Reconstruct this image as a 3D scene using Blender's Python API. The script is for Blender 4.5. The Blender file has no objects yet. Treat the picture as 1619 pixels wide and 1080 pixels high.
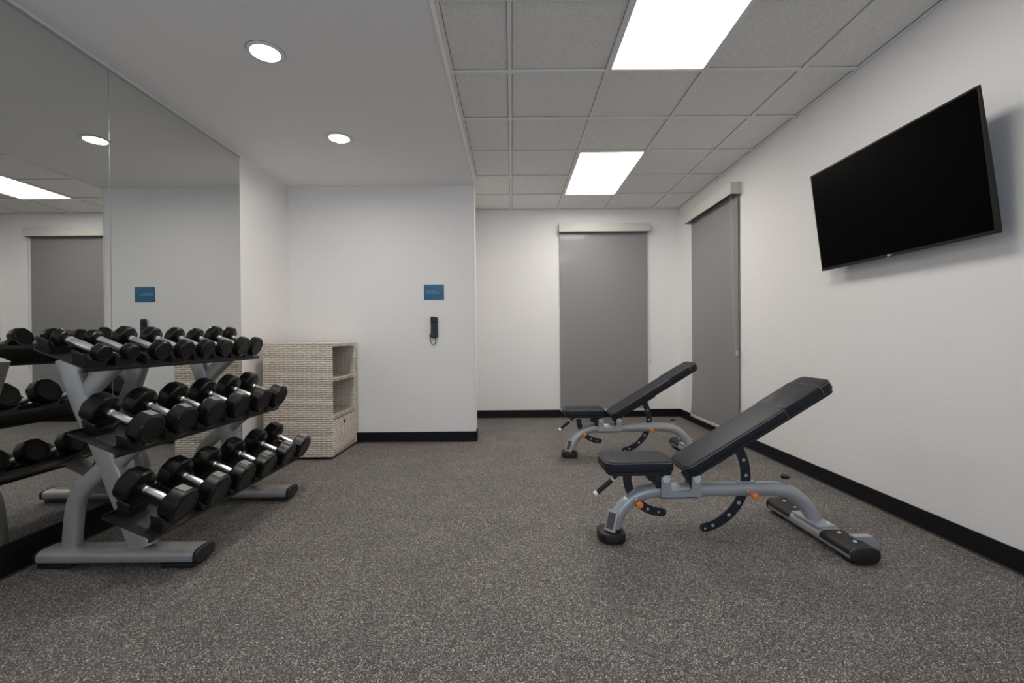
import bpy, bmesh, math, random
from mathutils import Matrix, Vector

random.seed(4)
PI = math.pi
scene = bpy.context.scene
COL = scene.collection

# ------------------------------------------------------------------ helpers
class MB:
    """collects shapes, then links them as ONE mesh object"""
    def __init__(self):
        self.v, self.f, self.m, self.uv = [], [], [], False

    def add(self, verts, faces, M=None, mat=0):
        o = len(self.v)
        for p in verts:
            p = Vector(p)
            self.v.append(M @ p if M is not None else p)
        for f in faces:
            self.f.append([o + i for i in f])
            self.m.append(mat)
        return self

    def rings(self, rings, cap0=True, cap1=True, M=None, mat=0, closed=False):
        n = len(rings[0])
        verts = [p for r in rings for p in r]
        faces = []
        R = len(rings)
        for i in range(R if closed else R - 1):
            a, b = i * n, ((i + 1) % R) * n
            for j in range(n):
                k = (j + 1) % n
                faces.append([a + j, a + k, b + k, b + j])
        if not closed:
            if cap0: faces.append(list(range(n))[::-1])
            if cap1: faces.append([(R - 1) * n + j for j in range(n)])
        return self.add(verts, faces, M, mat)

    def box(self, lo, hi, b=0.0, M=None, mat=0, seg=3):
        x0, y0, z0 = lo; x1, y1, z1 = hi
        if b <= 0:
            vs = [(x0,y0,z0),(x1,y0,z0),(x1,y1,z0),(x0,y1,z0),(x0,y0,z1),(x1,y0,z1),(x1,y1,z1),(x0,y1,z1)]
            fs = [(0,3,2,1),(4,5,6,7),(0,1,5,4),(1,2,6,5),(2,3,7,6),(3,0,4,7)]
            return self.add(vs, fs, M, mat)
        cx, cy = (x0 + x1) / 2, (y0 + y1) / 2
        return self.slab(cx, cy, x1 - x0, y1 - y0, z0, z1, b, b, M, mat, seg)

    def slab(self, cx, cy, w, h, z0, z1, r, b, M=None, mat=0, seg=3, crown=0.0):
        """rounded-rectangle plan with filleted top and bottom edges"""
        rs = []
        K = 3
        for k in range(K + 1):
            a = PI / 2 * k / K
            i = b * (1 - math.sin(a)); z = z0 + b * (1 - math.cos(a))
            rs.append([(cx + x, cy + y, z) for x, y in rrect(w - 2*i, h - 2*i, max(r - i, 1e-4), seg)])
        for k in range(K, -1, -1):
            a = PI / 2 * k / K
            i = b * (1 - math.sin(a)); z = z1 - b * (1 - math.cos(a))
            rs.append([(cx + x, cy + y, z) for x, y in rrect(w - 2*i, h - 2*i, max(r - i, 1e-4), seg)])
        if crown:
            for q in (0.12, 0.3, 0.6):
                i = b + q * (min(w, h) / 2 - b) * 0.95
                rs.append([(cx + x, cy + y, z1 + crown * (1 - (1 - q) ** 2)) for x, y in rrect(w - 2*i, h - 2*i, max(r - i, 1e-4), seg)])
        return self.rings(rs, M=M, mat=mat)

    def prism(self, poly, a, b, axis='y', M=None, mat=0, bev=0.0):
        """polygon in the two other axes, extruded from a to b along axis"""
        def P(u, v, t):
            return {'y': (u, t, v), 'x': (t, u, v), 'z': (u, v, t)}[axis]
        rs = [[P(u, v, t) for u, v in poly] for t in (a, b)]
        return self.rings(rs, M=M, mat=mat)

    def sweep(self, path, sec, ref=(0, 1, 0), M=None, mat=0, closed=False, scale=None, caps=True):
        """sec: list of (s, n): s along ref, n along in-plane normal"""
        path = [Vector(p) for p in path]
        N = len(path); rs = []
        for i, p in enumerate(path):
            if closed: t = path[(i + 1) % N] - path[i - 1]
            else: t = path[min(i + 1, N - 1)] - path[max(i - 1, 0)]
            t.normalize()
            r = Vector(ref)
            if abs(r.dot(t)) > .98: r = Vector((1, 0, 0)) if abs(t.x) < .9 else Vector((0, 0, 1))
            s = (r - t * r.dot(t)).normalized(); n = t.cross(s)
            k = scale[i] if scale else (1, 1)
            rs.append([p + s * (a * k[0]) + n * (b * k[1]) for a, b in sec])
        return self.rings(rs, cap0=caps, cap1=caps, M=M, mat=mat, closed=closed)

    def tube(self, path, r, n=10, M=None, mat=0, closed=False, ref=(0, 1, 0)):
        sec = [(r * math.cos(2*PI*i/n), r * math.sin(2*PI*i/n)) for i in range(n)]
        return self.sweep(path, sec, ref, M, mat, closed)

    def lathe(self, prof, n=24, axis='x', M=None, mat=0, closed=False):
        """prof: (t, r) along axis"""
        rs = []
        for t, r in prof:
            r = max(r, 1e-5)
            ring = []
            for i in range(n):
                a = 2*PI*i/n; c, s = r*math.cos(a), r*math.sin(a)
                ring.append({'x': (t, c, s), 'y': (s, t, c), 'z': (c, s, t)}[axis])
            rs.append(ring)
        return self.rings(rs, M=M, mat=mat, closed=closed)

    def build(self, name, mat, parent=None, smooth=40, loc=None, uv=False):
        me = bpy.data.meshes.new(name)
        me.from_pydata([tuple(p) for p in self.v], [], self.f)
        bm = bmesh.new(); bm.from_mesh(me)
        bmesh.ops.recalc_face_normals(bm, faces=bm.faces[:])
        if uv:
            L = bm.loops.layers.uv.new('metres')
            for f in bm.faces:
                nx, ny, nz = (abs(c) for c in f.normal)
                for l in f.loops:
                    c = l.vert.co
                    l[L].uv = (c.x, c.z) if ny >= nx and ny >= nz else ((c.y, c.z) if nx >= nz else (c.y, c.x))
        bm.to_mesh(me); bm.free()
        mats = mat if isinstance(mat, (list, tuple)) else [mat]
        for m in mats: me.materials.append(m)
        if smooth:
            me.polygons.foreach_set('use_smooth', [True] * len(me.polygons))
            me.set_sharp_from_angle(angle=math.radians(smooth))
        if len(mats) > 1 and len(self.m) == len(me.polygons):
            me.polygons.foreach_set('material_index', self.m)
        o = bpy.data.objects.new(name, me)
        COL.objects.link(o)
        if parent is not None: o.parent = parent
        if loc is not None: o.location = loc
        return o


def rrect(w, h, r, n=3):
    r = min(r, w / 2, h / 2)
    pts = []
    for cx, cy, a0 in ((w/2 - r, h/2 - r, 0), (-w/2 + r, h/2 - r, PI/2), (-w/2 + r, -h/2 + r, PI), (w/2 - r, -h/2 + r, 1.5*PI)):
        for i in range(n + 1):
            a = a0 + PI/2 * i / n
            pts.append((cx + r * math.cos(a), cy + r * math.sin(a)))
    return pts


def smooth_path(pts, n=6):
    P = [Vector(p) for p in pts]
    out = []
    for i in range(len(P) - 1):
        p0, p1, p2, p3 = P[max(i-1, 0)], P[i], P[i+1], P[min(i+2, len(P)-1)]
        for k in range(n):
            t = k / n
            out.append(0.5 * ((2*p1) + (p2-p0)*t + (2*p0-5*p1+4*p2-p3)*t*t + (3*p1-p0-3*p2+p3)*t**3))
    out.append(P[-1])
    return out


def tag(o, label=None, cat=None, group=None, kind=None):
    if label: o['label'] = label
    if cat: o['category'] = cat
    if group: o['group'] = group
    if kind: o['kind'] = kind
    return o


def thing(name, loc, label, cat, group=None, rz=0.0):
    o = bpy.data.objects.new(name, None)
    COL.objects.link(o)
    o.location = loc; o.rotation_euler = (0, 0, rz); o.empty_display_size = .05
    return tag(o, label, cat, group)


def struct(mb, name, mat, label, cat, smooth=0, uv=False):
    o = mb.build(name, mat, smooth=smooth, uv=uv)
    return tag(o, label, cat, kind='structure')


def copy_tree(o, parent=None):
    c = o.copy(); COL.objects.link(c)
    if parent is not None: c.parent = parent
    for ch in [x for x in bpy.data.objects if x.parent == o]:
        copy_tree(ch, c)
    return c


# ---------------------------------------------------------------- materials
def nodes_of(name):
    m = bpy.data.materials.new(name); m.use_nodes = True
    nt = m.node_tree
    return m, nt, nt.nodes['Principled BSDF'], nt.nodes, nt.links


def mat(name, col, rough=.5, metal=0.0, spec=.5, bump=None, coat=0.0, coat_rough=.1, vary=None):
    """bump = (noise scale, strength, distance); vary = (scale, amount)"""
    m, nt, p, N, L = nodes_of(name)
    p.inputs['Base Color'].default_value = (*col, 1)
    p.inputs['Roughness'].default_value = rough
    p.inputs['Metallic'].default_value = metal
    p.inputs['Specular IOR Level'].default_value = spec
    p.inputs['Coat Weight'].default_value = coat
    p.inputs['Coat Roughness'].default_value = coat_rough
    tc = N.new('ShaderNodeTexCoord')
    if vary:
        n = N.new('ShaderNodeTexNoise'); n.inputs['Scale'].default_value = vary[0]; n.inputs['Detail'].default_value = 4
        r = N.new('ShaderNodeMixRGB'); r.blend_type = 'MULTIPLY'
        r.inputs[1].default_value = (*col, 1); r.inputs[0].default_value = vary[1]
        L.new(tc.outputs['Object'], n.inputs['Vector']); L.new(n.outputs['Fac'], r.inputs[2]); L.new(r.outputs[0], p.inputs['Base Color'])
    if bump:
        n = N.new('ShaderNodeTexNoise'); n.inputs['Scale'].default_value = bump[0]; n.inputs['Detail'].default_value = 3
        b = N.new('ShaderNodeBump'); b.inputs['Strength'].default_value = bump[1]; b.inputs['Distance'].default_value = bump[2]
        L.new(tc.outputs['Object'], n.inputs['Vector']); L.new(n.outputs['Fac'], b.inputs['Height']); L.new(b.outputs['Normal'], p.inputs['Normal'])
    return m


def emit(name, col, strength):
    m, nt, p, N, L = nodes_of(name)
    p.inputs['Base Color'].default_value = (.8, .8, .8, 1)
    p.inputs['Roughness'].default_value = .4
    p.inputs['Emission Color'].default_value = (*col, 1)
    p.inputs['Emission Strength'].default_value = strength
    return m


def floor_material():
    m, nt, p, N, L = nodes_of('speckled_rubber')
    tc = N.new('ShaderNodeTexCoord')
    v = N.new('ShaderNodeTexVoronoi'); v.inputs['Scale'].default_value = 330; v.inputs['Randomness'].default_value = 1
    L.new(tc.outputs['Object'], v.inputs['Vector'])
    sep = N.new('ShaderNodeSeparateColor'); L.new(v.outputs['Color'], sep.inputs[0])
    cr = N.new('ShaderNodeValToRGB'); cr.color_ramp.interpolation = 'CONSTANT'
    e = cr.color_ramp.elements
    e[0].position = 0; e[0].color = (.050, .044, .041, 1)
    e[1].position = .34; e[1].color = (.110, .099, .091, 1)
    for pos, c in ((.62, (.190, .172, .158)), (.83, (.345, .317, .294)), (.945, (.64, .60, .55))):
        q = e.new(pos); q.color = (*c, 1)
    L.new(sep.outputs['Red'], cr.inputs['Fac'])
    n = N.new('ShaderNodeTexNoise'); n.inputs['Scale'].default_value = 3.5; n.inputs['Detail'].default_value = 5
    L.new(tc.outputs['Object'], n.inputs['Vector'])
    mr = N.new('ShaderNodeMapRange'); mr.inputs['From Min'].default_value = .3; mr.inputs['From Max'].default_value = .7
    mr.inputs['To Min'].default_value = .88; mr.inputs['To Max'].default_value = 1.1
    L.new(n.outputs['Fac'], mr.inputs['Value'])
    mx = N.new('ShaderNodeVectorMath'); mx.operation = 'SCALE'
    L.new(cr.outputs['Color'], mx.inputs[0]); L.new(mr.outputs[0], mx.inputs['Scale'])
    L.new(mx.outputs[0], p.inputs['Base Color'])
    p.inputs['Roughness'].default_value = .62
    p.inputs['Specular IOR Level'].default_value = .35
    b = N.new('ShaderNodeBump'); b.inputs['Strength'].default_value = .25; b.inputs['Distance'].default_value = .001
    L.new(sep.outputs['Green'], b.inputs['Height']); L.new(b.outputs['Normal'], p.inputs['Normal'])
    return m


def tile_material():
    m, nt, p, N, L = nodes_of('ceiling_tile')
    tc = N.new('ShaderNodeTexCoord')
    n = N.new('ShaderNodeTexNoise'); n.inputs['Scale'].default_value = 230; n.inputs['Detail'].default_value = 3
    L.new(tc.outputs['Object'], n.inputs['Vector'])
    cr = N.new('ShaderNodeValToRGB'); e = cr.color_ramp.elements
    e[0].position = .33; e[0].color = (.68, .67, .655, 1); e[1].position = .55; e[1].color = (.90, .885, .865, 1)
    L.new(n.outputs['Fac'], cr.inputs['Fac']); L.new(cr.outputs['Color'], p.inputs['Base Color'])
    p.inputs['Roughness'].default_value = .95; p.inputs['Specular IOR Level'].default_value = .1
    b = N.new('ShaderNodeBump'); b.inputs['Strength'].default_value = .5; b.inputs['Distance'].default_value = .003
    L.new(n.outputs['Fac'], b.inputs['Height']); L.new(b.outputs['Normal'], p.inputs['Normal'])
    return m


def wicker_material():
    m, nt, p, N, L = nodes_of('woven_wicker')
    uv = N.new('ShaderNodeUVMap'); uv.uv_map = 'metres'
    br = N.new('ShaderNodeTexBrick')
    br.offset = .5; br.squash = 1
    br.inputs['Scale'].default_value = 1
    br.inputs['Brick Width'].default_value = .080; br.inputs['Row Height'].default_value = .0190
    br.inputs['Mortar Size'].default_value = .0038; br.inputs['Mortar Smooth'].default_value = .6
    br.inputs['Color1'].default_value = (.62, .52, .42, 1); br.inputs['Color2'].default_value = (.52, .43, .34, 1)
    br.inputs['Mortar'].default_value = (.22, .17, .125, 1)
    L.new(uv.outputs[0], br.inputs['Vector'])
    n = N.new('ShaderNodeTexNoise'); n.inputs['Scale'].default_value = 60; n.inputs['Detail'].default_value = 2
    L.new(uv.outputs[0], n.inputs['Vector'])
    mx = N.new('ShaderNodeMixRGB'); mx.blend_type = 'OVERLAY'; mx.inputs[0].default_value = .25
    L.new(br.outputs['Color'], mx.inputs[1]); L.new(n.outputs['Color'], mx.inputs[2])
    hs = N.new('ShaderNodeHueSaturation'); hs.inputs['Saturation'].default_value = .82
    L.new(mx.outputs[0], hs.inputs['Color'])
    L.new(hs.outputs[0], p.inputs['Base Color'])
    p.inputs['Roughness'].default_value = .55
    b = N.new('ShaderNodeBump'); b.inputs['Strength'].default_value = .8; b.inputs['Distance'].default_value = .004; b.invert = True
    L.new(br.outputs['Fac'], b.inputs['Height']); L.new(b.outputs['Normal'], p.inputs['Normal'])
    return m


M_wall = mat('wall_paint', (.85, .835, .825), .75, spec=.25, bump=(70, .35, .004))
M_soffit = mat('soffit_paint', (.87, .855, .845), .8, spec=.2, bump=(55, .08, .003))
M_tile = tile_material()
M_grid = mat('grid_paint', (.83, .82, .805), .5)
M_gridshade = mat('grid_shadow_line', (.33, .32, .31), .9, spec=.1)
M_white = mat('white_paint', (.78, .77, .75), .5)
M_floor = floor_material()
M_base = mat('black_vinyl_base', (.008, .008, .010), .42, spec=.22)
M_toe = mat('grey_base_toe', (.05, .048, .046), .5)
M_mirror = mat('mirror_silver', (.66, .675, .665), .0, metal=1)
M_seam = mat('mirror_polished_edge', (.45, .47, .46), .3, metal=.5)
M_channel = mat('mirror_channel', (.45, .44, .43), .35, metal=.5)
M_blind = mat('grey_shade_fabric', (.255, .245, .245), .42, spec=.5, bump=(900, .05, .0005), coat=.25, coat_rough=.06)
M_hem = mat('pale_hem_bar', (.55, .54, .53), .5)
M_valance = mat('cream_cassette', (.63, .615, .575), .5)
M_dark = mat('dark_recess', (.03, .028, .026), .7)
M_chain = mat('bead_chain', (.50, .49, .48), .4)
M_screen = mat('tv_glass', (.0008, .0008, .0009), .35, spec=.02)
M_bezel = mat('tv_plastic', (.008, .008, .008), .38, spec=.3)
M_logo = mat('silver_print', (.75, .75, .76), .4)
M_sign = mat('blue_sign', (.022, .135, .265), .45)
M_signtext = mat('pale_blue_print', (.42, .60, .75), .5)
M_phone = mat('phone_plastic', (.012, .013, .020), .35)
M_wicker = wicker_material()
M_strand = mat('wicker_strand', (.90, .80, .69), .5, vary=(38, .40))
M_gap = mat('wicker_shadow_cane', (.25, .20, .155), .7)
M_steel = mat('grey_powder_coat', (.40, .38, .365), .34, metal=.3, spec=.5, bump=(400, .04, .0005))
M_bsteel = mat('silver_powder_coat', (.46, .47, .49), .32, metal=.3, spec=.5, bump=(400, .04, .0005))
M_tray = mat('black_tray_paint', (.014, .013, .012), .40, spec=.5)
M_saddle = mat('black_saddle_plastic', (.010, .010, .010), .42)
M_rubber = mat('black_urethane', (.0055, .0053, .0051), .30, spec=.32, bump=(120, .03, .001))
M_badge = mat('grey_badge_print', (.25, .24, .23), .4)
M_chrome = mat('brushed_chrome', (.80, .79, .78), .30, metal=1)
M_vinyl = mat('black_bench_vinyl', (.0145, .0175, .024), .46, spec=.27, bump=(500, .12, .0006))
M_board = mat('black_bench_board', (.009, .009, .010), .5)
M_stitch = mat('grey_stitching', (.20, .195, .19), .7)
M_plate = mat('navy_black_plate', (.012, .016, .027), .40)
M_hole = mat('bright_hole_liner', (.42, .41, .40), .5)
M_orange = mat('orange_knob', (.95, .26, .03), .35)
M_grip = mat('black_grip_rubber', (.012, .012, .012), .6, bump=(300, .2, .001))
M_foot = mat('black_foot_rubber', (.011, .011, .012), .5)
M_zinc = mat('bright_zinc', (.84, .85, .86), .38, metal=.15)
M_label = mat('dark_instruction_label', (.085, .085, .08), .45)
M_lens = emit('fluorescent_lens', (1.0, .95, .89), 11.8)
M_lens2 = emit('fluorescent_lens_dimmed', (1.0, .95, .89), 7.9)  # same lens at lower strength, to keep the near right wall darker
M_down = emit('downlight_lens', (1.0, .945, .88), 150.0)
M_fillpane = emit('fill_light_pane', (.68, .83, 1.0), 1.4)

# --------------------------------------------------------------- room shell
H = 2.693       # tile grid underside
HS = 2.570      # lowered plaster ceiling
XL, XR = -2.236, 2.182
YB, YS = 5.897, 4.559
PT = .20         # partition thickness
XS = -.372      # edge of partition and of the lowered ceiling
YR = -1.7
TH = .14

b = MB().box((XL - TH, YR - TH, -.12), (XR + TH, YB + TH, 0))
struct(b, 'floor', M_floor, 'grey speckled rubber sports floor across the whole room', 'floor')
b = MB().box((XL - TH, YR, 0), (XL, YB + TH, H + .2))
struct(b, 'wall_left', M_wall, 'white textured wall on the left carrying the mirror', 'wall')
b = MB().box((XL, YS, 0), (XS, YS + PT, H + .2)).box((-.60, YS + PT, 0), (-.470, YB, H + .2))  # second box: unseen return wall, added to stop light escaping behind the partition
struct(b, 'wall_partition', M_wall, 'white wall behind the wicker cabinet with the blue sign', 'wall')
b = MB().box((XL - TH, YB, 0), (XR + TH, YB + TH, H + .2))
struct(b, 'wall_back', M_wall, 'white back wall with a tall grey blind', 'wall')
b = MB().box((XR, YR, 0), (XR + TH, YB, H + .2))
struct(b, 'wall_right', M_wall, 'white textured wall on the right carrying the television', 'wall')
wx0, wx1, wz0, wz1 = -1.75, 1.65, .12, 2.30
b = MB()
b.box((XL - TH, YR - TH, 0), (wx0, YR, H + .2)).box((wx1, YR - TH, 0), (XR + TH, YR, H + .2))
b.box((wx0, YR - TH, 0), (wx1, YR, wz0)).box((wx0, YR - TH, wz1), (wx1, YR, H + .2))
struct(b, 'wall_front', M_wall, 'white wall behind the camera with an added opening for the fill window', 'wall')
wn = tag(MB().box((wx0, YR - .10, wz0), (wx1, YR - .09, wz1)).build('fill_window_1', M_fillpane, smooth=0), 'wide unseen window added behind the camera as cool fill light', 'window', kind='structure')  # unseen glowing pane, placed and sized for cool fill light
b = MB()
for k in range(5):
    x = wx0 + (wx1 - wx0) * k / 4
    b.box((x - .03, YR - .09, wz0), (x + .03, YR - .03, wz1))
for z in (wz0, (wz0 + wz1) / 2, wz1):
    b.box((wx0, YR - .09, z - .03), (wx1, YR - .03, z + .03))
b.build('fill_window_frame', M_white, wn, smooth=0)

# lowered plaster ceiling, its drop edge and the tile ceiling
b = MB().box((XL - TH, YR, HS), (XS, YS, HS + .25))
struct(b, 'ceiling', M_soffit, 'lowered smooth plaster ceiling over the left side', 'ceiling')
b = MB().box((XS, YR, H + .013), (XR, YB, H + .15)).box((XL, YS + PT, H + .013), (XS, YB, H + .15))
struct(b, 'ceiling_tiles', M_tile, 'suspended ceiling of square textured tiles on the right', 'ceiling')
T = .6096
YL = 5.2836
cols = [0.0, T, 2 * T, 3 * T]
rows = [YL - k * T for k in range(0, 14) if YL - k * T > YR]
LIGHTS = [(YL - 2 * T, YL), (YL - 6 * T, YL - 4 * T)]
b = MB()
w = .012
for x in cols:
    b.box((x - w, YR, H), (x + w, YB, H + .016))
for x in (-T, -2*T, -3*T):
    b.box((x - w, YS + PT, H), (x + w, YB, H + .016))
for y in rows:
    segs = [(XS if y < YS + PT else XL, XR)]
    for a, c in LIGHTS:
        if a + .1 < y < c - .1: segs = [(XS, T), (2 * T, XR)]
    for s in segs: b.box((s[0], y - w, H - .0004), (s[1], y + w, H + .016))
b.box((XR - .022, YR, H - .0006), (XR, YB, H + .01)).box((XL, YB - .022, H - .0006), (XR, YB, H + .01)).box((XS, YR, H - .0006), (XS + .022, YS + PT, H + .01))
g = .0045
def shade_strip(x0, y0, x1, y1): b.box((x0, y0, H + .0118), (x1, y1, H + .0145), mat=1)  # dark strips painting the shadow line along each grid bar
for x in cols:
    shade_strip(x - w - g, YR, x + w + g, YB)
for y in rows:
    shade_strip(XS if y < YS + PT else XL, y - w - g, XR, y + w + g)
shade_strip(XR - .022 - g, YR, XR, YB); shade_strip(XS, YR, XS + .022 + g, YS + PT); shade_strip(XL, YB - .022 - g, XR, YB)
struct(b, 'trim_1', [M_grid, M_gridshade], 'pale metal grid bars with painted shadow lines between the ceiling tiles', 'ceiling grid')
b = MB().box((XS - .004, YR, HS - .004), (XS + .010, YS - .004, HS + .024)).box((XS - .006, YS - .004, 0.1), (XS + .004, YS + .006, HS))
struct(b, 'trim_2', M_white, 'pale corner bead along the lowered ceiling edge and partition corner', 'trim')

# baseboards: tall strip plus a small cove toe
def baseboard(name, pts, label):
    """pts: two points along the wall foot and inward direction"""
    (xa, ya), (xb, yb), (dx, dy) = pts
    b = MB()
    def seg(t, z0, z1, m):
        lo = (min(xa, xb, xa + dx * t, xb + dx * t), min(ya, yb, ya + dy * t, yb + dy * t), z0)
        hi = (max(xa, xb, xa + dx * t, xb + dx * t), max(ya, yb, ya + dy * t, yb + dy * t), z1)
        b.box(lo, hi, 0, mat=m)
    seg(.008, .006, .102, 0); seg(.016, 0, .006, 1)
    o = b.build(name, [M_base, M_toe], smooth=0)
    tag(o, label, 'baseboard', kind='structure')
baseboard('baseboard_back', ((XL, YB), (XR, YB), (0, -1)), 'black rubber baseboard along the back wall')
baseboard('baseboard_right', ((XR, YR), (XR, YB), (-1, 0)), 'black rubber baseboard along the right wall under the television')
baseboard('baseboard_partition', ((XL, YS), (XS + .008, YS), (0, -1)), 'black rubber baseboard under the blue sign')
baseboard('baseboard_left', ((XL, YR), (XL, YS), (1, 0)), 'black rubber baseboard below the mirror')
baseboard('baseboard_return', ((XS, YS - .008), (XS, YS + PT), (1, 0)), 'black rubber baseboard on the end of the partition')

# ------------------------------------------------------------------- lights
FL = ['rectangular ceiling light in the tile grid nearest the back wall', 'large rectangular ceiling light cut by the top edge of the photo']
for (a, c), lab in zip(LIGHTS, FL):
    r = thing('ceiling_light', ((T + 2*T) / 2, (a + c) / 2, H), lab, 'ceiling light', 'rectangular lights in the tile ceiling')
    hx, hy = T / 2 - w, (c - a) / 2 - w
    f = MB()
    f.box((-hx, -hy, .001), (-hx + .010, hy, .006)).box((hx - .010, -hy, .001), (hx, hy, .006))
    f.box((-hx, -hy, .001), (hx, -hy + .010, .006)).box((-hx, hy - .010, .001), (hx, hy, .006))
    f.build('frame', M_white, r, smooth=0)
    d = MB().box((-hx + .008, -hy + .008, .003), (hx - .008, hy - .008, .0065))
    d.build('diffuser', M_lens if c > 4 else M_lens2, r, smooth=0)
DL = ['round recessed downlight in the plaster ceiling nearest the partition wall', 'larger-looking round recessed downlight in the plaster ceiling, above the near end of the rack', 'round recessed downlight in the plaster ceiling beside the camera']
for y, lab in zip((3.462, 2.43, 1.40), DL):
    r = thing('recessed_downlight', (-1.302, y, HS), lab, 'downlight', 'round downlights in the plaster ceiling')
    MB().lathe([(-.0002, .073), (-.0085, .073), (-.0095, .076), (-.0070, .091), (-.003, .0935), (-.0002, .0935)], 48, 'z', closed=True).build('trim_ring', M_grid, r)
    MB().lathe([(-.0002, .0938), (-.0012, .0938), (-.0012, .0958), (-.0002, .0958)], 48, 'z', closed=True).build('ring_shadow_line', M_dark, r)  # dark annulus drawing the shadow outline around the trim ring
    MB().lathe([(-.0018, .0001), (-.0016, .0728), (-.0006, .0728), (-.0006, .0001)], 48, 'z').build('lens', M_down, r)

# ------------------------------------------------------------------- mirror
ML = ['tall frameless wall mirror panel behind the far half of the dumbbell rack', 'tall frameless wall mirror panel at the left edge beside the rack']
for y0, lab in zip((2.531, 1.319), ML):
    r = thing('wall_mirror', (XL, y0, .145), lab, 'mirror', 'mirror panels on the left wall')
    MB().box((.001, .001, 0), (.007, 1.208, 2.393)).build('mirror_glass', M_mirror, r, smooth=0)
    for e0, e1 in ((.0, .001), (1.208, 1.209)):
        MB().box((.0005, e0, 0), (.0068, e1, 2.393)).build('polished_edge', M_seam, r, smooth=0)
b = MB().box((XL, 1.319, 2.536), (XL + .010, 3.742, 2.549))
struct(b, 'trim_3', M_channel, 'thin metal channel along the top of the mirror', 'trim')
b = MB().box((XL, 1.319, .102), (XL + .012, 3.742, .146))
struct(b, 'trim_4', M_base, 'black channel between mirror and baseboard', 'trim')

# ---------------------------------------------------------------- wall sign
def text_mesh(name, body, size, material, M, parent, spacing=1.0, extrude=.0004):
    cu = bpy.data.curves.new(name, 'FONT'); cu.body = body; cu.size = size; cu.extrude = extrude
    cu.space_line = spacing; cu.resolution_u = 3
    tmp = bpy.data.objects.new('tmp', cu); COL.objects.link(tmp)
    bpy.context.view_layer.update()
    me = bpy.data.meshes.new_from_object(tmp.evaluated_get(bpy.context.evaluated_depsgraph_get()))
    bpy.data.objects.remove(tmp); bpy.data.curves.remove(cu)
    me.name = name; me.transform(M)
    me.materials.clear(); me.materials.append(material)
    o = bpy.data.objects.new(name, me); COL.objects.link(o); o.parent = parent
    return o
r = thing('wall_sign', (-.779, YS, 1.503), 'small blue sign with two lines of pale writing above the wall phone', 'sign')
MB().slab(0, 0, .202, .153, 0, .005, .002, .001, M=Matrix.Rotation(PI/2, 4, 'X')).build('sign_plate', M_sign, r)
text_mesh('lettering', 'This phone dials\ndirectly to front desk.', .0162, M_signtext,
          Matrix.Translation((-.088, -.0055, .008)) @ Matrix.Rotation(PI/2, 4, 'X'), r, 1.15)

# --------------------------------------------------------------- wall phone
r = thing('wall_phone', (-.780, YS, 1.150), 'slim black telephone hanging on the wall under the blue sign', 'telephone')
MX = Matrix.Rotation(PI/2, 4, 'X')
MB().slab(.012, 0, .052, .205, 0, .022, .006, .004, M=MX).build('phone_base', M_phone, r)
h = MB()
h.slab(-.006, .0, .046, .214, .024, .036, .008, .005, M=MX)
h.slab(-.006, .080, .048, .052, .020, .046, .010, .006, M=MX).slab(-.006, -.080, .048, .052, .020, .046, .010, .006, M=MX)
h.build('handset', M_phone, r)
cp = smooth_path([(-.028, -.018, -.066), (-.042, -.014, -.07), (-.040, -.012, -.105), (-.030, -.014, -.150), (-.010, -.014, -.176), (.012, -.014, -.158), (.018, -.012, -.128), (.014, -.010, -.102)], 10)
MB().tube(cp, .0038, 8).build('cord', M_phone, r)

# ----------------------------------------------------------- wicker cabinet
cx0, cx1, cy0, cy1, ct = -2.145, -1.550, 3.900, 4.512, 1.010
r = thing('wicker_cabinet', ((cx0 + cx1) / 2, (cy0 + cy1) / 2, 0), 'beige woven wicker cabinet with two open shelves and a drawer', 'cabinet')
ox, oy = (cx0 + cx1) / 2, (cy0 + cy1) / 2
X0, X1, Y0, Y1 = cx0 - ox, cx1 - ox, cy0 - oy, cy1 - oy
wk = dict(uv=True)
def weave(mb, o, U, V, N, W, Hh, bw=.080, rh=.0190, lift=.0046):
    """flat strands woven in a running bond, each one a small pillow"""
    o, U, V, N = Vector(o), Vector(U), Vector(V), Vector(N)
    nr = max(1, round(Hh / rh)); rh = Hh / nr
    if W > .1 and Hh > .02:                       # upright canes seen between the strands
        k = 0
        while k * bw / 2 < W - .004:
            a, c = max(k * bw / 2 - .0055, 0), min(k * bw / 2 + .0055, W)
            k += 1
            q = [o + U * a + N * .0006, o + U * (a * .7 + c * .3) + N * .0009, o + U * (a * .3 + c * .7) + N * .0009, o + U * c + N * .0006]
            mb.add(q + [p + V * Hh for p in q], [(i, i + 1, i + 5, i + 4) for i in range(3)], mat=1)
    for row in range(nr):
        u = -bw / 2 if row % 2 else 0.0
        while u < W - .004:
            g = .0055 if bw > .06 and W > .1 else .0014
            a, c = max(u + g, .0008), min(u + bw - g, W - .0008)
            u += bw
            if c - a < .006: continue
            vs = []
            for pv, hv in ((.10, .0), (.28, .85), (.5, 1.0), (.72, .85), (.90, .0)):
                for pu, hu in ((0, .1), (.14, .75), (.5, 1.0), (.86, .75), (1, .1)):
                    vs.append(o + U * (a + (c - a) * pu) + V * ((row + pv) * rh) + N * (lift * hv * hu + .0004))
            mb.add(vs, [(i * 5 + k, i * 5 + k + 1, i * 5 + k + 6, i * 5 + k + 5) for i in range(4) for k in range(4)], mat=1)

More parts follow.
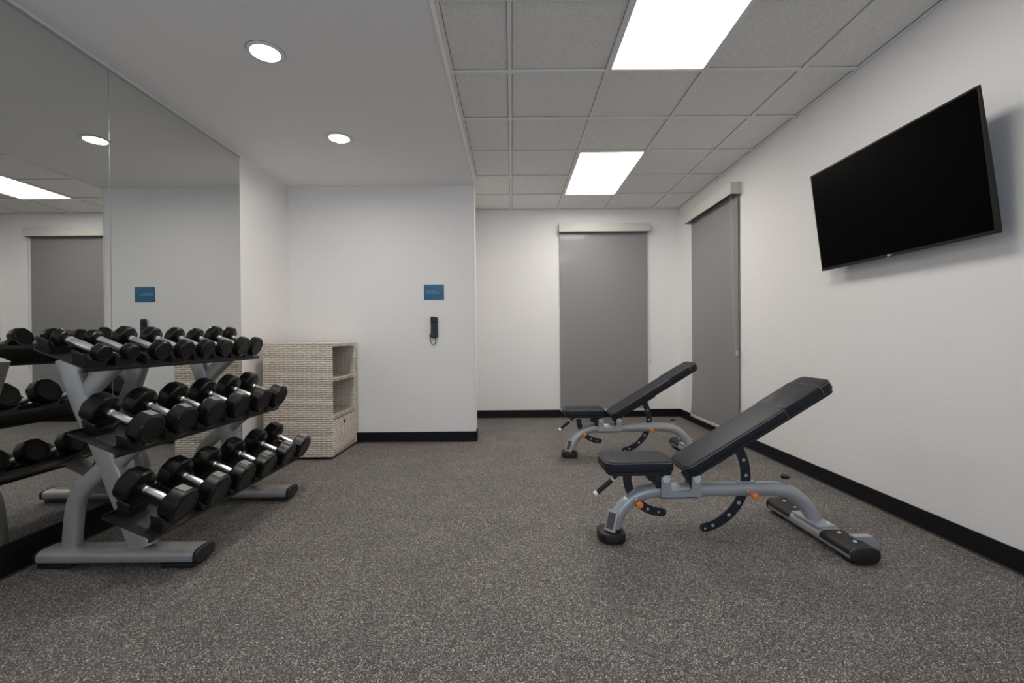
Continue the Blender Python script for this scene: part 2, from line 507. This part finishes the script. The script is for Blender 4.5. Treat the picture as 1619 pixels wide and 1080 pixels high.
WK = [M_gap, M_strand]
p = MB().box((X0 + .003, Y0 + .003, .975), (X1 - .003, Y1, ct - .004))
weave(p, (X0, Y0, ct - .004), (1, 0, 0), (0, 1, 0), (0, 0, 1), X1 - X0, Y1 - Y0)
weave(p, (X0, Y0 + .003, .975), (1, 0, 0), (0, 0, 1), (0, -1, 0), X1 - X0, .032)
weave(p, (X1 - .003, Y0, .975), (0, 1, 0), (0, 0, 1), (1, 0, 0), Y1 - Y0, .032)
p.build('top_panel', WK, r, smooth=70)
p = MB().box((X0, Y0 + .003, .022), (X1 - .003, Y0 + .022, .975))
weave(p, (X0, Y0 + .003, .022), (1, 0, 0), (0, 0, 1), (0, -1, 0), X1 - X0, .953)
weave(p, (X1 - .003, Y0, .022), (0, 1, 0), (0, 0, 1), (1, 0, 0), .022, .953, bw=.0225)
p.build('side_panel', WK, r, smooth=70)
p = MB().box((X0, Y1 - .055, .022), (X1 - .003, Y1, .975))
weave(p, (X0, Y1 - .055, .022), (1, 0, 0), (0, 0, 1), (0, -1, 0), X1 - X0, .953)
weave(p, (X1 - .003, Y1 - .055, .022), (0, 1, 0), (0, 0, 1), (1, 0, 0), .055, .953, bw=.055)
p.build('side_panel', WK, r, smooth=70)
MB().box((X0, Y0 + .022, .022), (X0 + .025, Y1 - .055, .975)).build('back_panel', M_wicker, r, smooth=0, uv=True)
for z0, z1 in ((.668, .700), (.336, .374)):
    MB().box((X0 + .025, Y0 + .022, z0), (X1, Y1 - .055, z1), .006).build('shelf', M_wicker, r, uv=True)
MB().box((X0 + .025, Y0 + .022, .022), (X1, Y1 - .055, .068), .006).build('bottom_rail', M_wicker, r, uv=True)
d = MB()   # drawer front with a hand hole
dy0, dy1, dz0, dz1 = Y0 + .026, Y1 - .059, .072, .332
hy0, hy1, hz0, hz1 = -.035, .012, .262, .297
xa, xb = X1 - .028, X1 - .006
d.box((xa, dy0, dz0), (xb, hy0, dz1)).box((xa, hy1, dz0), (xb, dy1, dz1)).box((xa, hy0, dz0), (xb, hy1, hz0)).box((xa, hy0, hz1), (xb, hy1, dz1))
def panel(y0, y1, z0, z1):
    weave(d, (xb, y0, z0), (0, 1, 0), (0, 0, 1), (1, 0, 0), y1 - y0, z1 - z0)
panel(dy0, dy1, dz0, hz0); panel(dy0, dy1, hz1, dz1); panel(dy0, hy0, hz0, hz1); panel(hy1, dy1, hz0, hz1)
dr = d.build('drawer', WK, r, smooth=70)
MB().box((xa - .012, hy0 - .02, hz0 - .02), (xa - .008, hy1 + .02, hz1 + .02)).build('hole_shade_sheet', M_dark, dr, smooth=0)  # dark sheet standing in for the shade inside the hand hole
for x in (X0 + .04, X1 - .04):
    for y in (Y0 + .04, Y1 - .04):
        MB().lathe([(0, .018), (.022, .020)], 16, 'z', M=Matrix.Translation((x, y, 0))).build('foot', M_dark, r)

# ------------------------------------------------------------ roller shades
def roller_shade(name, width, z_top, z_bot, M, label, curl):
    """local: x along the wall, y = distance from wall into the room, z up"""
    r = thing(name, (0, 0, 0), label, 'window blind', 'grey roller blinds with cream cassettes')
    r.matrix_world = M
    hw = width / 2
    v = MB()
    v.box((-hw - .022, .088, z_top), (hw + .012, .098, z_top + .112), .002)             # fascia
    v.box((-hw - .022, 0, z_top + .102), (hw + .012, .088, z_top + .112))               # lid
    v.box((-hw - .022, 0, z_top), (-hw - .016, .088, z_top + .102)).box((hw + .006, 0, z_top), (hw + .012, .088, z_top + .102))
    v.build('cassette', M_valance, r)
    MB().lathe([(-hw, .026), (hw, .026)], 20, 'x', M=Matrix.Translation((0, .046, z_top + .062))).build('roller', M_dark, r)
    pts = []
    n = 40
    zt = z_top + .062
    for i in range(n + 1):
        t = i / n; z = zt + (z_bot - zt) * t
        y = .020 + curl * max(0, (t - .82) / .18) ** 2
        pts.append((y, z))
    s = MB()
    vs = []; fs = []
    for y, z in pts:
        for x in (-hw, hw):
            vs.append((x, y, z)); vs.append((x, y - .0015, z))
    for i in range(n):
        a = i * 4; c = a + 4
        fs += [[a, a+2, c+2, c], [a+1, c+1, c+3, a+3], [a, c, c+1, a+1], [a+2, a+3, c+3, c+2]]
    fs += [[0, 1, 3, 2], [n*4, n*4+2, n*4+3, n*4+1]]
    s.add(vs, fs).build('shade_fabric', M_blind, r)
    yb = pts[-1][0]
    MB().box((-hw, yb - .007, z_bot - .032), (hw, yb + .005, z_bot), .003).build('hem_bar', M_hem, r)
    return r, hw

Mb = Matrix.Translation((1.190, YB - .002, 0)) @ Matrix.Rotation(PI, 4, 'Z')
rb, hw = roller_shade('roller_blind', 1.130, 2.388, .115, Mb, 'tall grey roller blind with cream cassette on the back wall', .004)
c = MB()   # bead chain at its right hand side (local -x)
c.tube([(-hw - .012, .040, 2.40), (-hw - .014, .036, 1.6), (-hw - .022, .03, .80), (-hw - .030, .03, .735), (-hw - .036, .03, .80), (-hw - .020, .036, 1.6), (-hw - .016, .044, 2.40)], .0012, 6)
c.lathe([(.700, .003), (.705, .008), (.735, .008), (.742, .003)], 12, 'z', M=Matrix.Translation((-hw - .030, .03, 0)))
c.build('bead_chain', M_chain, rb)
Mr = Matrix.Translation((XR - .002, 4.888, 0)) @ Matrix.Rotation(PI/2, 4, 'Z')
rr_, hw = roller_shade('roller_blind', 1.116, 2.388, .115, Mr, 'grey roller blind with cream cassette on the right wall', .020)
c = MB()
c.tube([(-hw + .045, .060, 2.40), (-hw + .030, .055, 1.6), (-hw + .004, .04, .90), (-hw - .004, .034, .86), (-hw + .012, .044, .90), (-hw + .05, .06, 1.6), (-hw + .055, .060, 2.40)], .0012, 6)
c.lathe([(.850, .003), (.855, .011), (.890, .011), (.897, .003)], 12, 'z', M=Matrix.Translation((-hw - .002, .034, 0)))
c.build('bead_chain', M_chain, rr_)

# --------------------------------------------------------------- television
yc = 2.505
tilt = math.atan2(2.090 - 2.012, 2.103 - 1.466)
# local: x along screen width (towards the camera), y up the screen, z out of the screen
Mt = Matrix(((0, -math.sin(tilt), -math.cos(tilt), 2.090), (-1, 0, 0, yc), (0, math.cos(tilt), -math.sin(tilt), 1.466), (0, 0, 0, 1)))
r = thing('television', (0, 0, 0), 'large black flat television tilted down on the right wall', 'television')
r.matrix_world = Mt
W, Ht = 1.100, .642
MB().prism([(0, 0), (Ht, 0), (Ht, -.010), (Ht * .45, -.022), (.01, -.026), (0, -.023)], -W/2, W/2, 'x').build('television_body', M_bezel, r, smooth=20)
MB().box((-W/2 + .009, .017, .0002), (W/2 - .009, Ht - .009, .0012)).build('screen', M_screen, r, smooth=0)
g = text_mesh('logo', 'LG', .0125, M_logo, Matrix.Translation((-.004, .0045, .0005)), r)
lg = MB().lathe([(.0003, .0062), (.0012, .0058)], 20, 'z', M=Matrix.Translation((-.013, .0088, 0))).build('logo_disc', M_logo, r)
m_ = MB()
m_.box((-.20, .10, -.046), (.20, .48, -.036), .002).box((-.16, .12, -.070), (-.12, .50, -.046), .002).box((.12, .12, -.070), (.16, .50, -.046), .002)
m_.box((-.25, .33, -.098), (.25, .42, -.085), .002).box((-.16, .34, -.09), (-.12, .42, -.06)).box((.12, .34, -.09), (.16, .42, -.06))
m_.build('wall_mount', M_dark, r)

# ------------------------------------------------------------ dumbbell rack
FX = 717.66
RX, RY = -1.80, 2.53
rack = thing('dumbbell_rack', (RX, RY, 0), 'grey steel three-tier dumbbell rack with black sloping trays before the mirror', 'dumbbell rack')
TRAYS = [((-1.953, 1.0056), (-1.746, .924)), ((-1.821, .657), (-1.618, .572)), ((-1.685, .311), (-1.483, .223))]
TY0, TY1 = 1.853, 3.140
FY = (2.110, 2.955)

def loc(p): return (p[0] - RX, p[1] - RY, p[2])
def xz(p, y): return (p[0] - RX, y - RY, p[1])
def sup(w, d, e=4.0, n=28):
    out = []
    for i in range(n):
        a = 2*PI*i/n; c, s = math.cos(a), math.sin(a)
        out.append((math.copysign(abs(c) ** (2/e), c) * d / 2, math.copysign(abs(s) ** (2/e), s) * w / 2))
    return out

trays = []
for (xb, zb), (xf, zf) in TRAYS:
    t = MB()
    d = Vector((xf - xb, zf - zb)).normalized(); nrm = Vector((-d.y, d.x))
    if nrm.y < 0: nrm = -nrm
    P = lambda s, h: (xb + d.x * s + nrm.x * h - RX, zb + d.y * s + nrm.y * h)
    Ls = math.hypot(xf - xb, zf - zb)
    # sheet with a shallow raised step and a rolled front edge
    top = [P(0, .012), P(.004, .012), P(.006, 0), (P(Ls - .006, 0)), P(Ls, -.003), P(Ls + .002, -.010), P(Ls - .001, -.021), P(Ls - .006, -.022), P(Ls - .008, -.012), P(Ls - .016, -.006), P(.006, -.006), P(0, -.006)]
    t.prism(top, TY0 - RY, TY1 - RY, 'y')
    trays.append((t.build('tray', M_tray, rack), (xb, zb), (xf, zf), d, nrm, Ls))

for y in FY:
    foot = MB()
    sec = sup(.062, .135, 3.0, 32)
    foot.sweep([loc((-2.160, y, .050)), loc((-1.450, y, .050))], sec, (0, 1, 0))
    fo = foot.build('base_rail', M_steel, rack)
    for x0, x1 in ((-1.450, -1.433), (-2.175, -2.160)):
        cap = MB()
        inner = x0 if x1 > -1.6 else x1; outer = x1 if x1 > -1.6 else x0
        cap.rings([[(inner - RX, y - RY + a, .050 + bb) for a, bb in sup(.066, .140, 3, 32)], [((inner + (outer - inner) * .7) - RX, y - RY + a, .050 + bb) for a, bb in sup(.066, .140, 3, 32)], [(outer - RX, y - RY + a, .050 + bb) for a, bb in sup(.056, .128, 3, 32)]])
        if x1 > -1.6:
            for q in (-.045, .045):
                cap.lathe([(outer - RX, .004), (outer + .0015 - RX, .003)], 10, 'x', M=Matrix.Translation((0, y - RY + q, .05)))
        cap.build('end_cap', M_foot, fo)
        xm = -1.53 if x1 > -1.6 else -2.09
        MB().box(loc((xm - .075, y - .055, 0)), loc((xm + .075, y + .055, .021)), .003).build('rubber_pad', M_foot, fo)
    up = MB()
    path = smooth_path([xz(p, y) for p in ((-2.062, .955), (-1.985, .735), (-1.897, .534), (-1.803, .280), (-1.722, .075))], 5)
    n = len(path)
    up.sweep(path, sup(.094, .060, 4.5), (0, 1, 0), scale=[(1, 1 + .25 * max(0, (i / (n - 1) - .75) / .25)) for i in range(n)])
    up.build('upright', M_steel, rack)
    lg_ = MB()
    path = smooth_path([xz(p, y) for p in ((-2.058, .075), (-2.046, .200), (-2.032, .285), (-2.003, .345), (-1.945, .405), (-1.860, .480))], 5)
    lg_.sweep(path, sup(.072, .058, 3.0), (0, 1, 0)); lg_.build('rear_leg', M_steel, rack)
    for (to, xbzb, xfzf, d, nrm, Ls), st, frac in zip(trays, ((-1.985, .775), (-1.868, .440), (-1.742, .150)), (.58, .55, .50)):
        e = (xbzb[0] + d.x * Ls * frac, xbzb[1] + d.y * Ls * frac - .008)
        sb = MB()
        sb.sweep(smooth_path([xz(st, y), xz(((st[0] + e[0]) / 2 - .004, (st[1] + e[1]) / 2 + .004), y), xz(e, y)], 4), sup(.080, .054, 3.2), (0, 1, 0), scale=[(1, .85 + .5 * i / 8) for i in range(9)])
        # flat flange under the tray
        A = lambda s, h: (xbzb[0] + d.x * s + nrm.x * h - RX, xbzb[1] + d.y * s + nrm.y * h)
        sb.prism([A(.012, -.0065), A(Ls - .035, -.0065), A(Ls - .035, -.012), A(.012, -.012)], y - .035 - RY, y + .035 - RY, 'y')
        sb.build('shelf_bracket', M_steel, rack)

# --------------------------------------------------------------- dumbbells
def oct_ring(x, r, ch=.16):
    """octagon of apothem r (flat up), corners rounded"""
    R = r / math.cos(PI/8); pts = []
    for k in range(8):
        a = PI/8 + k * PI/4
        c = Vector((math.cos(a) * R, math.sin(a) * R))
        p = Vector((math.cos(a - PI/4) * R, math.sin(a - PI/4) * R)); q = Vector((math.cos(a + PI/4) * R, math.sin(a + PI/4) * R))
        u = c + (p - c) * ch; v = c + (q - c) * ch; m = (u + v) / 2 + (c - (u + v) / 2) * .38
        for s in (u, m, v): pts.append((x, s.x, s.y))
    return pts

def dumbbell(Lh, r, ht, loc_, tilt, label, group, badge):
    root = thing('dumbbell', loc_, label, 'dumbbell', group)
    root.rotation_euler = (0, tilt, 0)
    hl = Lh / 2 - ht
    hd = MB()
    rc = .019
    hd.lathe([(-hl, .0150), (-hl, .0175), (-hl + .006, .0182), (-hl + .011, .0172), (-hl + .012, .0145), (-hl + .016, .0145), (-hl * .5, .0160), (0, .0168), (hl * .5, .0160), (hl - .016, .0145), (hl - .012, .0145), (hl - .011, .0172), (hl - .006, .0182), (hl, .0175), (hl, .0150)], 24, 'x')
    hd.build('handle', M_chrome, root)
    for s in (-1, 1):
        h = MB()
        X = lambda t: s * (hl + t)
        bev = min(.012, r * .2)
        rg = [oct_ring(X(0), max(rc + .004, r * .40)), oct_ring(X(.004), max(rc + .010, r * .62)), oct_ring(X(bev), r * .93), oct_ring(X(bev + .007), r),
              oct_ring(X(ht - bev), r), oct_ring(X(ht - bev * .35), r * .95), oct_ring(X(ht), r * .86), oct_ring(X(ht), r * .74), oct_ring(X(ht - .002), r * .70)]
        h.rings(rg)
        ho = h.build('weight_head', M_rubber, root, smooth=17)
        if badge and s > 0:
            q = r * .34
            xm = s * (hl + ht * .50)
            MB().box((xm - ht * .27, -q, r - .0005), (xm + ht * .27, q, r + .0006)).build('badge', M_badge, ho, smooth=0)
    return root

ORD = ['first', 'second', 'third', 'fourth', 'fifth', 'sixth', 'seventh', 'eighth']
SETS = [   # (distance down the room, height of axis above tray, head apothem)
    ('top', [(1.904, .0670, .0360), (2.046, .0670, .0350), (2.214, .0710, .0495), (2.375, .0710, .0500), (2.541, .0720, .0520), (2.705, .0705, .0515), (2.870, .0780, .0620), (3.018, .0775, .0610)], .232, .055, .028),
    ('middle', [(1.957, .0950, .067), (2.165, .0970, .067), (2.378, .0975, .071), (2.600, .0985, .072), (2.835, .0985, .075), (3.038, .0970, .077)], .282, .080, .034),
    ('bottom', [(1.957, .1130, .072), (2.203, .0950, .074), (2.427, .0900, .074), (2.652, .0875, .073), (2.891, .0900, .075), (3.098, .0915, .077)], .280, .084, .028),
]
for (name, L, length, ht, over), (to, B_, F_, d, nrm, Ls) in zip(SETS, trays):
    tl = math.atan2(-d.y, d.x)
    for i, (y, hgt, r) in enumerate(L):
        sc = Ls + over - length / 2
        cx = B_[0] + d.x * sc + nrm.x * hgt; cz = B_[1] + d.y * sc + nrm.y * hgt
        if i == len(L) - 1: where = 'at the far end of the'
        elif i == 0: where = 'at the near end of the'
        else: where = ORD[i] + ' from the near end of the'
        size = {'top': 'small ' if r < .05 else '', 'middle': '', 'bottom': 'big '}[name]
        small = .018 if r < .04 else 0.0
        dumbbell(length - small, r, ht - small / 2, (cx, y, cz), tl, '%sblack eight-sided dumbbell, chrome handle, %s %s rack tray' % (size, where, name), 'dumbbells on the %s tray of the rack' % name, name != 'top')
        g0 = hgt - r - .0118
        for sc2 in (.036, Ls - .032):       # the two saddles that carry it
            Mx = Matrix.Translation((B_[0] + d.x * sc2 - RX, y - RY, B_[1] + d.y * sc2)) @ Matrix.Rotation(tl, 4, 'Y')
            ww = .070
            prof = [(-ww, g0 + .037), (-ww + .005, g0 + .039), (-.037, g0 + .0135), (-.020, g0 + .0115), (.020, g0 + .0115), (.037, g0 + .0135), (ww - .005, g0 + .039), (ww, g0 + .037), (ww, g0 + .030), (.048, g0 * .5 + .006), (.046, .0005), (-.046, .0005), (-.048, g0 * .5 + .006), (-ww, g0 + .030)]
            MB().prism(prof, -.028, .028, 'x', M=Mx).build('saddle', M_saddle, to)

# ------------------------------------------------------------------ benches
def make_bench(loc_, rz, label):
    bx, by = .520, 2.345
    r = thing('weight_bench', loc_, label, 'weight bench', 'adjustable weight benches', rz)
    q = lambda x, z, y=0: (x - bx, y, z)
    # main bent tube
    t = MB()
    path = smooth_path([q(*p) for p in ((.522, .030), (.532, .085), (.558, .140), (.603, .190), (.660, .226), (.730, .243), (.80, .245))], 5)[:-1] + \
        smooth_path([q(*p) for p in ((.80, .245), (1.0, .245), (1.25, .245), (1.34, .244), (1.415, .232), (1.470, .205), (1.518, .163), (1.553, .113), (1.572, .080))], 5)
    t.tube(path, .0365, 20)
    t.build('frame_tube', M_bsteel, r)
    # front rubber foot
    f = MB()
    f.slab(q(.511, 0)[0], 0, .135, .160, 0, .046, .055, .008, seg=6)
    f.slab(q(.520, 0)[0], 0, .085, .085, .040, .058, .035, .006, seg=6)
    f.build('front_foot', M_foot, r)
    # instruction label on the front of the tube
    lp = MB()
    Ml = Matrix.Translation(q(.508, .098, -.022)) @ Matrix.Rotation(math.radians(42), 4, 'Z') @ Matrix.Rotation(math.radians(-68), 4, 'Y')
    lp.slab(0, 0, .105, .062, -.012, .004, .006, .002, M=Ml)
    lab = lp.build('label_plate', M_bsteel, r)
    MB().box((-.040, -.021, .004), (.040, .021, .0048), M=Ml).build('instruction_label', M_label, lab, smooth=0)
    # seat
    sp = MB()
    sx0, sx1 = .460, .808
    sp.slab(q((sx0 + sx1) / 2, 0)[0], 0, sx1 - sx0, .236, .366, .421, .050, .011, seg=6, crown=.003)
    seat = sp.build('seat_pad', M_vinyl, r, smooth=50)
    MB().slab(q((sx0 + sx1) / 2 + .004, 0)[0], 0, sx1 - sx0 - .022, .214, .350, .369, .042, .004, seg=6).build('seat_board', M_board, seat)
    st = MB(); lw, lh = sx1 - sx0, .236
    st.tube([(q((sx0 + sx1) / 2, 0)[0] + x, y, .4130) for x, y in rrect(lw - .0025, lh - .0025, .049, 8)], .0016, 6, closed=True, ref=(0, 0, 1))
    st.build('stitching', M_stitch, seat)
    # seat arm: short post from the pivot to the pad, plus curved adjuster
    a = MB().box(q(.700, .300, -.030), q(.800, .352, .030), .004)
    a.box(q(.735, .262, -.034), q(.800, .330, .034), .004)
    a.build('seat_support', M_plate, r)
    def arc_plate(cx, cz, rad, wd, a0, a1, name, holes, y=0.0, th=.010):
        m = MB(); n = 24
        prof_o, prof_i = [], []
        for i in range(n + 1):
            an = math.radians(a0 + (a1 - a0) * i / n)
            prof_o.append((cx + (rad + wd/2) * math.cos(an) - bx, cz + (rad + wd/2) * math.sin(an)))
            prof_i.append((cx + (rad - wd/2) * math.cos(an) - bx, cz + (rad - wd/2) * math.sin(an)))
        an = math.radians(a1); ec = (cx + rad * math.cos(an) - bx, cz + rad * math.sin(an))
        sgn = 1 if a1 > a0 else -1
        tip = [(ec[0] + wd/2 * math.cos(an + sgn * k * PI/8), ec[1] + wd/2 * math.sin(an + sgn * k * PI/8)) for k in range(1, 8)]
        poly = prof_o + tip + prof_i[::-1]
        m.prism(poly, y - th/2, y + th/2, 'y')
        o = m.build(name, M_plate, r)
        hm = MB()
        for ha, rr, off in holes:
            an = math.radians(ha); c = (cx + (rad + off) * math.cos(an) - bx, cz + (rad + off) * math.sin(an))
            hm.lathe([(y - th/2 - .0008, rr), (y + th/2 + .0008, rr)], 16, 'y', M=Matrix.Translation((c[0], 0, c[1])))
        hm.build('hole', M_hole, o)
        return o
    arc_plate(.782, .316, .186, .043, 178, 268, 'seat_adjuster', ((205, .006, 0), (244, .0075, 0), (262, .0055, 0)))
    arc_plate(.940, .314, .2725, .047, 33, -78, 'back_adjuster', ((17, .009, .0), (0, .0085, 0), (-31, .0095, 0), (-48, .0095, 0), (-69, .0085, 0), (-78, .0055, .004)))
    # back pad on an incline
    th = math.radians(30.8)
    Mb_ = Matrix.Translation(q(.886, .329)) @ Matrix.Rotation(-th, 4, 'Y')      # local x up the pad, z out of it
    Lb, Wb = .850, .236
    bp = MB().slab(Lb/2, 0, Lb, Wb, .012, .063, .045, .011, M=Mb_, seg=6, crown=.003)
    back = bp.build('back_pad', M_vinyl, r, smooth=50)
    MB().slab(Lb/2 + .004, 0, Lb - .02, Wb - .020, -.004, .014, .040, .004, M=Mb_, seg=6).build('back_board', M_board, back)
    st = MB()
    st.tube([Mb_ @ Vector((Lb/2 + x, y, .0555)) for x, y in rrect(Lb - .0025, Wb - .0025, .044, 8)], .0016, 6, closed=True, ref=(0, 0, 1))
    st.build('stitching', M_stitch, back)
    hc = MB().slab(.565 + .105, 0, .210, Wb + .005, .014, .0655, .004, .010, M=Mb_, seg=3)
    hcv = hc.build('headrest_cover', M_vinyl, back, smooth=50)
    st = MB()
    for s in (.5645, .7755):
        st.tube([Mb_ @ Vector((s, y, z)) for y, z in ((-Wb/2 - .003, .016), (-Wb/2 - .0035, .054), (-Wb/2 + .006, .0655), (0, .0665), (Wb/2 - .006, .0655), (Wb/2 + .0035, .054), (Wb/2 + .003, .016))], .0014, 6, ref=(1, 0, 0))
    st.build('cover_seam', M_stitch, hcv)
    a = MB().box((-.005, -.030, -.034), (.42, .030, -.002), .004, M=Mb_)
    a.box(q(.912, .262, -.034), q(.968, .345, .034), .004)
    a.build('back_support', M_plate, r)
    # U-shaped pivot bracket, one cheek on each side of the tube
    for s in (-1, 1):
        y0, y1 = sorted((s * .040, s * .047))
        poly = [q(.757, .222)[::2], q(.962, .222)[::2], q(.962, .326)[::2], q(.914, .326)[::2], q(.914, .262)[::2], q(.905, .252)[::2], q(.818, .252)[::2], q(.808, .262)[::2], q(.808, .326)[::2], q(.757, .326)[::2]]
        br = MB().prism(poly, y0, y1, 'y').build('pivot_bracket', M_bsteel, r, smooth=0)
        for x in (.782, .939):
            ya = s * .047
            MB().lathe([(ya, .0205), (ya + s * .004, .0205), (ya + s * .006, .0185), (ya + s * .006, .009), (ya + s * .0045, .008)], 24, 'y', M=Matrix.Translation((x - bx, 0, .316))).build('bolt', M_zinc, br)
    MB().box(q(.760, .2045, -.030), q(.959, .2095, .030)).build('bracket_plate', M_bsteel, r, smooth=0)
    # weld pads where the adjusters pass through the tube
    MB().slab(q(1.212, 0)[0], 0, .10, .03, .279, .285, .012, .002).build('slot_plate', M_bsteel, r)
    wp = MB()
    Mw = Matrix.Translation(q(.598, .220)) @ Matrix.Rotation(math.radians(-42), 4, 'Y')
    wp.slab(0, 0, .11, .03, -.008, .006, .012, .002, M=Mw)
    wp.build('slot_plate', M_bsteel, r)
    # orange pull pins
    for x, z in ((.630, .212), (1.205, .244)):
        k = MB().lathe([(-.112, .0001), (-.112, .0125), (-.110, .0155), (-.104, .0165), (-.094, .0145), (-.088, .0095), (-.064, .0085), (-.062, .0095), (-.060, .0001)], 20, 'y', M=Matrix.Translation(q(x, z - .004)))
        ko = k.build('pull_pin', M_orange, r)
        MB().lathe([(-.062, .0075), (-.048, .0075), (-.046, .0120), (-.030, .0125)], 16, 'y', M=Matrix.Translation(q(x, z - .004))).build('pin_sleeve', M_bsteel, ko)
    # carry handle under the seat
    hn = MB().tube(smooth_path([q(.580, .355, -.03), q(.556, .349, -.03), q(.536, .332, -.03), q(.518, .315, -.03), q(.500, .300, -.03)], 5), .0085, 12)
    ho = hn.build('handle', M_plate, r)
    d = Vector((.425 - .515, 0, .240 - .313)); p0 = Vector(q(.515, .313, -.03)); p1 = p0 + d * .90; p2 = p0 + d
    MB().tube([p0, p1], .0125, 16).build('grip', M_grip, ho)
    MB().tube([p0 - d * .03, p0 + d * .05], .0135, 16).tube([p1 - d * .02, p2 + d * .04], .0135, 16).build('grip_ring', M_zinc, ho)
    # short post with cap on the rear of the tube
    po = MB().lathe([(.262, .0165), (.297, .0165)], 20, 'z', M=Matrix.Translation(q(1.420, 0))).build('post', M_bsteel, r)
    MB().lathe([(.295, .0001), (.295, .0195), (.300, .0205), (.308, .0200), (.310, .0175), (.307, .0150), (.307, .0001)], 20, 'z', M=Matrix.Translation(q(1.420, 0))).build('post_cap', M_foot, po)
    # rear crossbar
    xc = 1.580
    cb = MB()
    sec = sup(.068, .128, 2.8, 32)
    ya, yb = -.318, .318
    cb.sweep([q(xc, .043, ya), q(xc, .043, yb)], sec, (1, 0, 0)); cbo = cb.build('rear_crossbar', M_bsteel, r)
    for s in (-1, 1):
        e = s * .318
        c = MB().rings([[(xc - bx + a, e, .043 + bb) for a, bb in sup(.074, .134, 2.8, 32)], [(xc - bx + a, e + s * .010, .043 + bb) for a, bb in sup(.074, .134, 2.8, 32)], [(xc - bx + a, e + s * .014, .043 + bb) for a, bb in sup(.062, .122, 2.8, 32)]])
        for qq in (-.040, .040):
            c.lathe([(e + s * .013, .005), (e + s * .016, .004)], 10, 'y', M=Matrix.Translation((xc - bx + qq, 0, .047)))
        c.build('end_cap', M_foot, cbo)
        # ribbed foot tread wrapped over the top
        tr = MB()
        full = sup(.070, .136, 2.8, 48)
        up_ = [p for p in full if p[1] > -.006]
        up_.sort(key=lambda p: -p[0])
        inn = [(p[0] * .94, p[1] * .90) for p in up_]
        poly = [(xc - bx + a, .043 + bb) for a, bb in up_] + [(xc - bx + a, .043 + bb) for a, bb in inn[::-1]]
        y0, y1 = sorted((s * .120, s * .312))
        tr.prism(poly, y0, y1, 'y')
        tro = tr.build('foot_tread', M_grip, cbo)
        rv = MB()
        for yy in (.165, .262):
            rv.lathe([(.079, .008), (.0835, .0075), (.0845, .004)], 14, 'z', M=Matrix.Translation((xc - bx, s * yy, 0)))
        rv.build('rivet', M_zinc, tro)
        MB().box(q(xc - .05, 0, s * .26 - .045), q(xc + .05, .020, s * .26 + .045), .004).build('rubber_pad', M_foot, cbo)
        # transport wheel bracket behind the bar
        wb = MB().prism([q(1.625, .030)[::2], q(1.690, .018)[::2], q(1.712, .030)[::2], q(1.712, .062)[::2], q(1.690, .088)[::2], q(1.600, .088)[::2]], s * .235 - .004, s * .235 + .004, 'y')
        wb.box(q(1.600, .080, s * .235 - .004), q(1.690, .088, s * .20), 0)
        wbo = wb.build('wheel_bracket', M_bsteel, r, smooth=0)
        MB().lathe([(s * .218 - .010, .018), (s * .218 - .009, .022), (s * .218 + .009, .022), (s * .218 + .010, .018)], 24, 'y', M=Matrix.Translation(q(1.685, .040))).build('transport_wheel', M_foot, wbo)
    pl = MB().slab(q(1.566, 0)[0], 0, .098, .205, .074, .086, .004, .002)
    plo = pl.build('mounting_plate', M_bsteel, r)
    bt = MB()
    for y in (-.075, .075):
        bt.lathe([(.084, .010), (.090, .010), (.0905, .006), (.097, .006), (.098, .003)], 12, 'z', M=Matrix.Translation(q(1.592, 0, y)))
    bt.build('bolt', M_zinc, plo)
    return r

bench = make_bench((.510, 2.328, 0), math.radians(1.3), 'black padded adjustable weight bench in front, nearer the camera, back raised')
b2 = copy_tree(bench)
b2.location = (.502, 3.958, 0)
b2['label'] = 'black padded adjustable weight bench standing before the grey blind on the back wall'

# ------------------------------------------------------------------- camera
cam = bpy.data.cameras.new('camera')
cam.sensor_width = 36; cam.sensor_fit = 'HORIZONTAL'; cam.lens = FX / 1619 * 36
co = bpy.data.objects.new('camera', cam); COL.objects.link(co)
yaw, pitch, roll = -5.0e-5, -.00603, -.00818
cy, sy, cp_, sp_, cr, sr = math.cos(yaw), math.sin(yaw), math.cos(pitch), math.sin(pitch), math.cos(roll), math.sin(roll)
Ym = Matrix(((cy, sy, 0), (-sy, cy, 0), (0, 0, 1))); Pm = Matrix(((1, 0, 0), (0, cp_, sp_), (0, -sp_, cp_))); Qm = Matrix(((cr, 0, sr), (0, 1, 0), (-sr, 0, cr)))
Rm = Qm @ Pm @ Ym
rt, fw, up_ = Rm[0], Rm[1], Rm[2]
co.matrix_world = Matrix(((rt[0], up_[0], -fw[0], 0), (rt[1], up_[1], -fw[1], 0), (rt[2], up_[2], -fw[2], 1.0295), (0, 0, 0, 1)))
cam.clip_start = .02
scene.camera = co

# -------------------------------------------------------------------- world
wd = bpy.data.worlds.new('world'); scene.world = wd; wd.use_nodes = True
wd.node_tree.nodes['Background'].inputs[0].default_value = (.6, .7, .8, 1)
wd.node_tree.nodes['Background'].inputs[1].default_value = .3

scene.view_settings.view_transform = 'Standard'
scene.view_settings.look = 'None'
scene.view_settings.gamma = 1
scene.view_settings.exposure = 0.16
scene.view_settings.use_curve_mapping = False
scene.cycles.max_bounces = 10
scene.cycles.diffuse_bounces = 6
scene.cycles.glossy_bounces = 6
